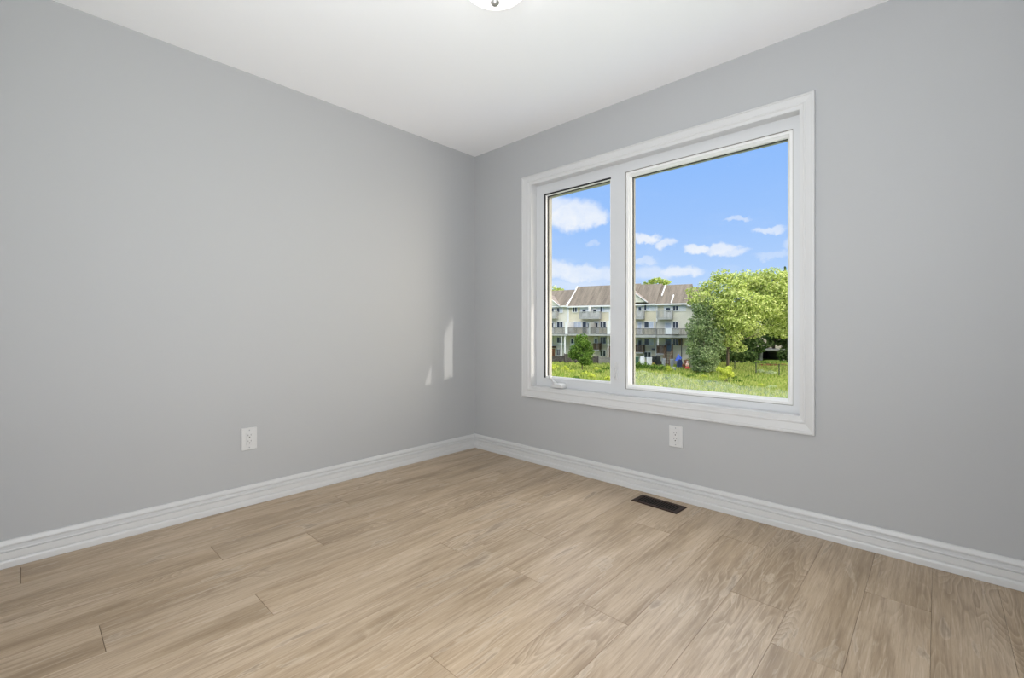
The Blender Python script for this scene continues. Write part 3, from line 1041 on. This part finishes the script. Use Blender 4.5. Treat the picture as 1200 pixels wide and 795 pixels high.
def Z(u, v, d=0.0):
    dep = D0 - S(u, d) * math.sin(AN) + d * math.cos(AN)
    return CAM.z + (CV - v) / FPX * dep


class House:
    def __init__(self, name, u0, u1, label, cat='townhouse', group='townhouses across the meadow'):
        self.s0, self.u0, self.u1 = S(u0), u0, u1
        p = ORG + SF * self.s0
        p.z = HZ
        self.root = tag(empty(name, p, RZ), label, cat, group)

    def P(self, u, d):
        return S(u, d) - self.s0

    def Q(self, u, v, d):
        return Z(u, v, d) - HZ

    def box(self, mb, u0, u1, v0, v1, d0, d1):
        um = (u0 + u1) / 2
        z1, z0 = self.Q(um, v0, d0), self.Q(um, v1, d0)
        mb.box(self.P(u0, d0), self.P(u1, d0), d0, d1, z0, z1)
        return mb

    def part(self, name, m, u0, u1, v0, v1, d0, d1, parent=None):
        return self.box(MB(), u0, u1, v0, v1, d0, d1).build(name, M[m] if isinstance(m, str) else m, parent or self.root)

    def window(self, u0, u1, v0, v1, pane='winpane', half=None, fr=.7):
        f = MB()
        t = fr
        self.box(f, u0, u0 + t, v0, v1, -.10, .02)
        self.box(f, u1 - t, u1, v0, v1, -.10, .02)
        self.box(f, u0, u1, v0, v0 + t, -.10, .02)
        self.box(f, u0, u1, v1 - t, v1, -.12, .02)
        um = (u0 + u1) / 2
        self.box(f, um - .25, um + .25, v0, v1, -.09, .02)
        fo = f.build('window', M['white'], self.root)
        if half:
            self.part('pane', pane, u0 + t, um - .25, v0 + t, v1 - t, -.06, -.01, fo)
            self.part('curtained_pane', half, um + .25, u1 - t, v0 + t, v1 - t, -.06, -.01, fo)
        else:
            self.part('pane', pane, u0 + t, u1 - t, v0 + t, v1 - t, -.06, -.01, fo)

    def door(self, u0, u1, v0, v1, leaf='white', pane=True, pm='winpane'):
        f = MB()
        self.box(f, u0, u0 + .5, v0, v1, -.10, .02)
        self.box(f, u1 - .5, u1, v0, v1, -.10, .02)
        self.box(f, u0, u1, v0, v0 + .5, -.10, .02)
        fo = f.build('door_frame', M['white'], self.root)
        self.part('door', leaf, u0 + .5, u1 - .5, v0 + .5, v1, -.07, -.01, fo)
        if pane:
            h = v1 - v0
            self.part('pane', pm, u0 + 1.3, u1 - 1.3, v0 + .16 * h, v0 + .52 * h, -.09, -.06, fo)

    def railing(self, u0, u1, v0, v1, d, m='deck', parent=None, sides=True):
        b = MB()
        x0, x1 = self.P(u0, d), self.P(u1, d)
        um = (u0 + u1) / 2
        z1, z0 = self.Q(um, v0, d), self.Q(um, v1, d)
        b.box(x0, x1, d - .04, d + .04, z1 - .09, z1)
        b.box(x0, x1, d - .03, d + .03, z0 + .05, z0 + .13)
        n = max(3, int((x1 - x0) / .17))
        for i in range(n + 1):
            x = x0 + (x1 - x0) * i / n
            ww = .05 if i % 9 and i != n else .07
            b.box(x - ww, x + ww, d - .02, d + .02, z0, z1 - .02)
        if sides:
            for x in (x0, x1):
                b.box(x - .04, x + .04, d, 0, z1 - .09, z1)
                k = max(2, int(-d / .2))
                for i in range(k):
                    y = d * (i + .5) / k
                    b.box(x - .02, x + .02, y - .05, y + .05, z0, z1 - .02)
        return b.build('railing', M[m], parent or self.root)

    def balcony(self, u0, u1, v0, v1, d=-1.3, m='deckl', fl=1.6):
        o = self.part('balcony', 'deckl', u0, u1, v1 - fl, v1, d, 0)
        self.railing(u0, u1, v0, v1 - fl + .1, d + .05, m, o)
        return o

    def roof(self, ve, vr, run=4.6, over=.45, m='roof', u0=None, u1=None):
        u0, u1 = u0 or self.u0, u1 or self.u1
        um = (u0 + u1) / 2
        ze = self.Q(um, ve, -over)
        zr = self.Q(um, vr, run)
        x0, x1 = self.P(u0, 0), self.P(u1, 0)
        poly = [(-over, ze - .18), (-over, ze), (run, zr), (2 * run + over, ze), (2 * run + over, ze - .18), (run, zr - .22)]
        MB().prism(poly, lambda p, q, t: (t, p, q), x0, x1).build('roof', M[m], self.root)
        MB().box(x0, x1, -over - .10, -over - .005, ze - .22, ze + .02).build('gutter', M['white'], self.root)
        self.ze, self.zr, self.run, self.over = ze, zr, run, over
        return x0, x1

    def rake(self, u, t0=0.0, t1=1.0, wdt=.15):
        """white strip lying up the roof slope, t from eave to ridge"""
        a = Vector((self.P(u, 0), -self.over, self.ze))
        c = Vector((self.P(u, 0), self.run, self.zr))
        n = Vector((0, -(self.zr - self.ze), self.run + self.over)).normalized() * .07
        MB().bar(a.lerp(c, t0) + n, a.lerp(c, t1) + n, wdt, .14).build('rake_trim', M['white'], self.root)

    def gable(self, uc, half, vp, ve, d0=-.75, d1=2.4):
        """small front gable with white rakes"""
        x, hw = self.P(uc, d0), (self.P(uc + half, d0) - self.P(uc - half, d0)) / 2
        zp, ze = self.Q(uc, vp, d0), self.Q(uc, ve, d0)
        wl = MB().prism([(x - hw * .86, ze + .0), (x + hw * .86, ze + .0), (x, zp - .25)], lambda p, q, t: (p, t, q), d0 + .15, d1)
        go = wl.build('gable', M['siding_pale'], self.root)
        for sg in (-1, 1):
            poly = [(x, zp), (x + sg * hw, ze), (x + sg * hw, ze - .16), (x, zp - .2)]
            MB().prism(poly, lambda p, q, t: (p, t, q), d0, d1 + 1.5).build('gable_roof', M['roof_pink'], go)
            MB().bar((x, d0 - .03, zp - .10), (x + sg * hw, d0 - .03, ze - .08), .10, .30, (0, -1, 0)).build('rake_trim', M['white'], go)

    def shell(self, ve, vb=430.5, m='siding', depth=9.0, u0=None, u1=None):
        u0, u1 = u0 or self.u0, u1 or self.u1
        um = (u0 + u1) / 2
        ztop = self.Q(um, ve, 0)
        MB().box(self.P(u0, 0), self.P(u1, 0), 0, depth, -.3, ztop).build('wall', M[m], self.root)

    def deck(self, u0, u1, vr, vf, vb, d=-3.0):
        """continuous first-floor deck: boards, pale fascia, posts, railing"""
        o = self.part('deck', 'deck', u0, u1, vf, vb, d, 0)
        self.part('fascia', 'deckl', u0, u1, vf + .1, vb - .3, d - .06, d - .005, o)
        self.railing(u0 + .15, u1 - .15, vr, vf + .1, d + .06, 'deck', o, False)
        return o


# --- unit at the far left
h = House('townhouse', 622, 665.5, 'cream townhouse at the far left of the row with a small front gable')
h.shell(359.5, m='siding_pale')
h.roof(359, 341.0)
h.rake(665.3)
h.gable(640, 15.5, 345.5, 358.5)
h.window(652, 659.5, 360.5, 367, half='curtain')
h.door(645, 650, 359.8, 372)
h.balcony(632, 651, 365, 373.6)
h.window(652, 660, 376.8, 384.6)
h.door(645, 649.5, 376.5, 391)
h.deck(622, 665, 384, 391.5, 394)
h.window(652, 660, 394.8, 402.6)
h.door(642.5, 648, 395, 408)
h.window(651.8, 656.4, 409, 417)
h.part('corner_board', 'white', 664.2, 666.6, 359, 385, -.12, .02)
h.part('party_screen', 'white', 662.2, 665.2, 377.5, 392, -3.0, 0)
h.part('post', 'white', 657.3, 658.3, 394, 421, -2.95, -2.8)
h.part('post', 'white', 661.2, 662.6, 394, 424, -2.95, -2.8)
h.part('white_ledge', 'white', 654.5, 661, 402.5, 404.5, -.9, -.7)
h.part('steps', 'redwood', 642, 646.5, 409, 421, -2.6, -1.2)
h.part('balcony_floor', 'timber', 640, 648, 406, 408, -1.3, 0)

# --- next unit to the left, outside the window view
h = House('townhouse', 574, 622, 'cream townhouse left of the one with the small front gable, past the left window frame')
h.shell(360.5)
h.roof(360, 342.0)
h.window(580, 587, 362, 368)
h.window(600, 608, 362, 368)
h.window(580, 588, 377.5, 385)
h.window(600, 610, 377.5, 385, half='curtain')
h.deck(574, 622, 384, 391.5, 394)
h.window(582, 590, 395, 402.6)
h.door(602, 608, 395, 409)

# --- second unit
h = House('townhouse', 665.5, 715.3, 'cream townhouse left of the window mullion with paired slatted balconies')
h.shell(359.5)
h.roof(358.6, 335.6)
h.rake(665.8)
h.window(670.5, 676.5, 359.8, 366.4)
h.part('white_panel', 'panel', 680, 703, 359, 372.6, -.05, .01)
h.door(681.2, 687.5, 361, 372.6)
h.door(693.8, 700.2, 361, 372.6)
h.part('divider_post', 'white', 689.4, 690.6, 359, 373.5, -1.25, 0)
h.balcony(679, 690, 365.4, 374)
h.balcony(690.4, 702.2, 365.4, 374)
h.window(702.8, 708.8, 359, 366.2, half='curtain')
h.part('white_panel', 'panel', 709, 714, 359, 366, -.05, .01)
h.window(671, 681.5, 376.8, 384.8, 'curtain')
h.door(682.2, 687.2, 377, 391, 'winpane', False)
h.door(687.6, 692.6, 377, 391)
h.door(695.5, 701.5, 376.5, 391)
h.window(702.8, 710.5, 376.6, 385.2)
h.deck(665.5, 715, 384, 391.5, 394)
h.part('party_screen', 'deckl', 689.8, 691.6, 378, 392, -3.0, 0)
h.part('party_screen', 'white', 711.5, 715, 376, 392, -3.0, 0)
h.part('corner_board', 'white', 713.6, 715.6, 357.5, 376, -.12, .02)
h.door(668, 673, 395.5, 409)
h.door(695.8, 700.8, 395, 408.5)
h.window(702.8, 710.5, 394.6, 403.4)
h.window(702.8, 710.2, 410, 418)
h.balcony(694.8, 701.8, 402.5, 411.5, -1.4, 'timber')
h.part('post', 'white', 712, 713, 394, 424, -2.95, -2.8)
h.part('steps', 'timber', 711.6, 714.8, 406, 422, -2.6, -1.4)

# --- unit mostly hidden by the mullion
h = House('townhouse', 715.3, 743.0, 'cream townhouse of the row mostly hidden behind the window mullion')
h.shell(358.2, m='siding_pale')
h.roof(357.6, 333.4)
h.rake(743, .0, .2)
h.window(718, 725, 358.6, 366)
h.window(730, 738, 376.6, 384.8)
h.window(718, 726, 376.6, 384.8, half='curtain')
h.deck(715.3, 743, 384.6, 392, 394.6)
h.window(718, 726, 395, 403.6)
h.door(733, 739, 395.5, 410)

# --- unit at the left of the wide pane
h = House('townhouse', 743.0, 769.3, 'cream townhouse just right of the mullion, front gable and single balcony')
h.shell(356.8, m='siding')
h.roof(356.4, 333.6)
h.gable(739, 19.5, 339.5, 354.6)
h.door(747, 752.6, 357.8, 372.4)
h.balcony(741, 753.4, 364.4, 374.2)
h.window(754.4, 761, 357.2, 364.8, half='curtain')
h.part('white_panel', 'panel', 761.2, 768.6, 357, 364.8, -.05, .01)
h.part('downpipe', 'white', 769.0, 770.4, 356.6, 378, -.22, -.02)
h.part('downpipe', 'white', 767.0, 768.4, 377, 393, -.22, -.02)
h.door(747, 752.4, 376.6, 392, pm='curtain')
h.window(754.4, 766, 376.6, 385.2, half='curtain')
h.deck(743, 768.8, 385, 392.8, 396)
h.door(747, 752.6, 397, 411, 'greybin')
h.window(754.6, 766.2, 396.6, 405, half='curtain')
h.part('corner_board', 'white', 768.4, 769.6, 396, 421, -.12, .02)
h.window(754.4, 763.2, 412.4, 419.6)
h.balcony(743.6, 753.4, 404.5, 414.5, -1.4, 'timber')
h.part('wall_lamp', 'deck', 763.6, 767, 408.6, 410.4, -.3, 0)

# --- last visible unit
h = House('townhouse', 769.3, 806, 'cream townhouse beside the trees, white strip on its roof and blue door below')
h.shell(356.4, m='siding_pale')
h.roof(356.0, 334.0)
h.rake(773.2, .40, .98)
h.rake(787.2, .02, .42)
h.part('recess_panel', 'siding', 771.4, 778, 357, 373, -.05, .01)
h.part('white_panel', 'panel', 778, 787.6, 357, 373, -.05, .01)
h.door(779.4, 786.6, 358.6, 373)
h.balcony(769.8, 787, 364.2, 374.6)
h.window(788, 795.4, 358.2, 365)
h.part('white_panel', 'panel', 795.8, 804, 358, 365, -.05, .01)
h.door(778.6, 787.4, 376.4, 393, pm='curtain')
h.window(788, 795, 376.6, 385.4)
h.deck(769.4, 806, 385.2, 393, 396.2)
h.part('lattice_screen', 'panel', 779.6, 787.2, 385, 391.8, -3.08, -3.02)
h.part('planter_box', 'deckl', 788, 796, 386.6, 391.8, -3.35, -3.06)
h.part('post', 'white', 770.6, 771.4, 396, 405, -2.95, -2.8)
h.door(779, 787, 397, 412.6, 'doorblue')
h.window(788, 795, 396.8, 405.2)
h.part('timber_screen', 'timber', 795.2, 799.6, 396.8, 405, -.4, -.3)
h.part('post', 'wire', 798.2, 799.0, 396, 424, -2.95, -2.8)
h.balcony(769.8, 777.8, 405.2, 416, -1.6, 'timber')
st = MB()
x_, z_ = h.P(784.5, -1.0), h.Q(784.5, 410, -1.0)
for i in range(9):
    st.box(x_ - .45, x_ + .45, -1.0 - .28 * i - .3, -1.0 - .28 * i, z_ * (1 - (i + 1) / 10) - .06, z_ * (1 - (i + 1) / 10))
for sg in (-.47, .47):
    st.bar((x_ + sg, -.9, z_ - .1), (x_ + sg, -3.7, .05), .09, .25)
    st.bar((x_ + sg, -.9, z_ + .9), (x_ + sg, -3.7, 1.0), .09, .10)
    st.box(x_ + sg - .06, x_ + sg + .06, -3.75, -3.6, 0, 1.1)
    st.box(x_ + sg - .06, x_ + sg + .06, -1.0, -.88, 0, z_ + .95)
st.build('stairs', M['timber'], h.root)

# --- unit behind the trees
h = House('townhouse', 806, 828, 'end townhouse of the row, mostly covered by the drooping tree')
h.shell(358, m='siding_pale')
h.roof(357.4, 337.0)
h.window(812, 819, 360, 367)
h.window(812, 819, 378, 386)
h.window(812, 819, 398, 406)
h.deck(806, 826, 387, 394, 397)

# brick house and carport behind the lime tree
bd = 98
p = at(888, bd, HZ)
bh = tag(empty('brick_house', p, TH), 'brown brick house glimpsed through the lime tree branches', 'house')
pxm = bd / FPX
MB().box(-22 * pxm, 44 * pxm, 0, 8, -.2, (zat(372, bd) - HZ)).build('wall', M['brick'], bh)
MB().prism([(-24 * pxm, zat(373, bd) - HZ), (46 * pxm, zat(373, bd) - HZ), (40 * pxm, zat(358, bd) - HZ), (-16 * pxm, zat(358, bd) - HZ)], lambda a_, q, t: (a_, t, q), -.3, 8).build('roof', M['roof'], bh)
f = MB()
f.box(-1.5 * pxm, 4.5 * pxm, -.12, .02, zat(381, bd) - HZ, zat(374.4, bd) - HZ)
fo = f.build('window', M['white'], bh)
MB().box(-.6 * pxm, 3.6 * pxm, -.16, -.11, zat(380, bd) - HZ, zat(375.2, bd) - HZ).build('pane', M['curtain'], fo)

gd = 84
p = at(903, gd, HZ)
pxm = gd / FPX
gz1, gz0 = zat(409.5, gd) - HZ, 0
cp_ = tag(empty('carport', p, TH), 'low concrete carport with dark opening at the lower right', 'carport')
MB().box(-13 * pxm, 20 * pxm, -.3, 5.5, zat(411.6, gd) - HZ, gz1).build('roof_slab', M['concrete'], cp_)
MB().box(-12.4 * pxm, -9.6 * pxm, -.1, .3, -.1, zat(411.6, gd) - HZ).build('pillar', M['concrete'], cp_)
MB().box(11.5 * pxm, 14.2 * pxm, -.1, .3, -.1, zat(411.6, gd) - HZ).build('pillar', M['concrete'], cp_)
MB().box(14.2 * pxm, 20 * pxm, 0, 5.2, -.1, zat(411.6, gd) - HZ).build('side_wall', M['concrete'], cp_)
MB().box(-12.4 * pxm, 14.2 * pxm, 5.0, 5.3, -.1, zat(411.6, gd) - HZ).build('rear_wall', M['darkwood'], cp_)
MB().box(-12.6 * pxm, -12.0 * pxm, .3, 5.2, -.1, zat(411.6, gd) - HZ).build('side_wall', M['darkwood'], cp_)


# ------------------------------------------------------------------ gardens
def fdep(u, off):
    """distance of the facade at column u, less off"""
    return D0 - S(u) * math.sin(AN) - off


def board_fence(u0, u1, d, vt, label, m='darkwood', group='garden fences behind the townhouses'):
    p = at(u0, d, gz(d))
    root = tag(empty('garden_fence', p, TH), label, 'fence', group)
    ln = (u1 - u0) * d / FPX
    hh = zat(vt, d) - HZ
    n = max(4, int(ln / .16))
    rg = random.Random(int(u0))
    b = MB()
    for i in range(n):
        b.box(i * ln / n + .008, (i + 1) * ln / n - .008, 0, .02, .02, hh * rg.uniform(.94, 1.0))
    b.build('boards', M[m], root)
    k = max(2, int(ln / 2.2) + 1)
    for i in range(k):
        x = ln * i / (k - 1)
        MB().box(x - .05, x + .05, .025, .13, -.1, hh + .08).build('post', M[m], root)
    r_ = MB()
    for zf in (.2, .8):
        r_.box(0, ln, .022, .07, hh * zf - .05, hh * zf + .05)
    r_.build('rail', M[m], root)


board_fence(641, 661, 78, 417, 'dark board fence of the garden at the far left')
board_fence(661.5, 681, 76.5, 414.8, 'dark board fence left of the round young tree')
board_fence(684, 701, 74.5, 417.5, 'dark board fence right of the round young tree')
board_fence(702, 716, 73.5, 418.6, 'greyish board fence beside the mullion', 'deck')
board_fence(764, 779, 71.2, 423.0, 'dark low fence behind the black bins')
board_fence(809, 832, 66.5, 421.0, 'weathered board fence behind the drooping tree', 'deck')


def px_obj(name, u, d, label, cat, group=None):
    return tag(empty(name, at(u, d, gz(d)), TH), label, cat, group), d / FPX


def barrel(u, d, wpx, vt, label, m='white'):
    root, k = px_obj('rain_barrel', u, d, label, 'barrel')
    hh = zat(vt, d) - HZ
    r = wpx * k / 2
    MB().lathe([(r * .86, 0), (r * .95, hh * .1), (r, hh * .45), (r * .96, hh * .86), (r * .9, hh * .9)], 20).build('body', M[m], root, smooth=True)
    MB().lathe([(r * 1.02, hh * .9), (r * 1.03, hh * .95), (r * .7, hh)], 20).build('lid', M['panel'], root, smooth=True)


barrel(752.8, fdep(752.8, 3.6), 5.6, 418.5, 'round white lidded barrel at the left of the wide pane')


def wheelie(u, d, wpx, vt, label, m, group=None):
    root, k = px_obj('wheeled_bin', u, d, label, 'bin', group)
    hh, hw = zat(vt, d) - HZ, wpx * k / 2
    b = MB()
    b.add([(-hw * .8, -hw * .8, .08), (hw * .8, -hw * .8, .08), (hw * .8, hw * .8, .08), (-hw * .8, hw * .8, .08),
           (-hw, -hw, hh * .9), (hw, -hw, hh * .9), (hw, hw, hh * .9), (-hw, hw, hh * .9)],
          [(3, 2, 1, 0), (4, 5, 6, 7), (0, 1, 5, 4), (1, 2, 6, 5), (2, 3, 7, 6), (3, 0, 4, 7)])
    b.build('body', m, root)
    MB().prism([(-hw * 1.1, hh * .9), (hw * 1.15, hh * .9), (hw * 1.1, hh * .96), (-hw * .9, hh)], lambda p_, q, t: (t, p_, q), -hw * 1.05, hw * 1.05).build('lid', m, root)
    for sg in (-1, 1):
        q = MB().lathe([(.12, -.03), (.12, .03)], 14)
        q.v = [(sg * hw * .75 + z, hw * .8 + x * 1.0, .12 + y) for x, y, z in q.v]
        q.build('wheel', M['black'], root)


box_r, k = px_obj('storage_box', 760.8, fdep(760.8, 3.6), 'white upright storage box right of the white barrel', 'box')
MB().box(-2.5 * k, 2.5 * k, -.35, .35, 0, (zat(420.2, fdep(760.8, 3.6)) - HZ)).build('body', M['white'], box_r, bevel=.03)
MB().box(-2.7 * k, 2.7 * k, -.38, .38, (zat(420.2, fdep(760.8, 3.6)) - HZ), (zat(419.4, fdep(760.8, 3.6)) - HZ)).build('lid', M['white'], box_r)
wheelie(746, fdep(746, 3.6), 4.2, 418, 'dark green bin at the left edge of the wide pane', M['leaf_dark'] if False else mat('green_plastic', (.05, .11, .07), .5, .1))
wheelie(766.5, fdep(766.5, 3.2), 4.0, 417.8, 'black wheeled bin left of its neighbour under the small deck', M['black'], 'black bins under the small deck')
wheelie(771.6, fdep(771.6, 3.4), 4.2, 416.6, 'black wheeled bin right of its neighbour under the small deck', M['black'], 'black bins under the small deck')
wheelie(777.6, fdep(777.6, 3.6), 3.4, 420.2, 'grey bin left of the timber stairs', M['greybin'])
wheelie(787.4, fdep(786.4, 4.4), 3.2, 420.6, 'grey bin right of the timber stairs', M['greybin'])
pr, k = px_obj('orange_board', 764.8, fdep(764.8, 4.8), 'small orange board leaning by the black bins', 'board')
MB().bar((0, 0, 0), (.22, .25, .62), .30, .03, (0, 1, 0)).build('panel', M['orange'], pr)
MB().bar((-.10, -.02, .0), (-.10, .08, .22), .04, .04).build('foot', M['orange'], pr)
# blue sunshade with a dark blue cover below
us, k = px_obj('garden_umbrella', 795, fdep(795, 4.2), 'bright blue tilted garden umbrella below the cream wall', 'umbrella')
hh = zat(414.6, fdep(795, 4.2)) - HZ
b = MB()
n = 8
R_ = 4.1 * k
vs_ = [(0, 0, hh)] + [(R_ * math.cos(2 * PI * i / n), R_ * math.sin(2 * PI * i / n), hh - .85 + .22 * math.cos(2 * PI * i / n)) for i in range(n)] + [(0, 0, hh - .06)]
fs_ = [(0, 1 + i, 1 + (i + 1) % n) for i in range(n)] + [(n + 1, 1 + (i + 1) % n, 1 + i) for i in range(n)]
b.add(vs_, fs_).build('canopy', M['blue'], us)
MB().tube([(0, 0, 0), (0, 0, hh)], .03, 8).build('pole', M['white'], us)
gc, k = px_obj('covered_grill', 796.4, fdep(796.4, 4.6), 'dark blue covered garden grill under the blue umbrella', 'grill')
hh = zat(421, fdep(796.4, 4.6)) - HZ
MB().prism([(-2.9 * k, .0), (2.9 * k, .0), (2.7 * k, hh * .7), (1.6 * k, hh), (-1.6 * k, hh), (-2.7 * k, hh * .7)], lambda p_, q, t: (p_, t, q), -.3, .3).build('cover', M['bluedk'], gc, bevel=.05)
for sg in (-1, 1):
    MB().bar((sg * 2.95 * k, 0, hh * .55), (sg * 3.5 * k, 0, hh * .55), .4, .05).build('side_shelf', M['black'], gc)
pb, k = px_obj('paddling_pool', 789.4, 66, 'small blue and white tub on the grass under the umbrella', 'tub')
MB().lathe([(2.0 * k, 0), (2.4 * k, .22), (2.3 * k, .24), (1.9 * k, .05)], 20).build('tub', M['blue'], pb, smooth=True)
MB().lathe([(2.45 * k, .22), (2.5 * k, .34), (2.25 * k, .36), (2.2 * k, .24)], 20).build('rim', M['white'], pb, smooth=True)
# small red and pink ride-on toy
rt, k = px_obj('garden_toy', 805.6, 66, 'small red and pale pink garden toy beside the dark red shrub', 'toy')
MB().lathe([(.30, 0), (.36, .18), (.30, .42), (.20, .50)], 16).build('base', M['red'], rt, smooth=True)
MB().lathe([(.16, .48), (.26, .62), (.28, .80), (.18, .98), (.08, 1.02)], 16).build('body', M['pinkish'], rt, smooth=True)
MB().lathe([(.05, 1.0), (.13, 1.08), (.14, 1.18), (.06, 1.26)], 14).build('cap', M['white'], rt, smooth=True)
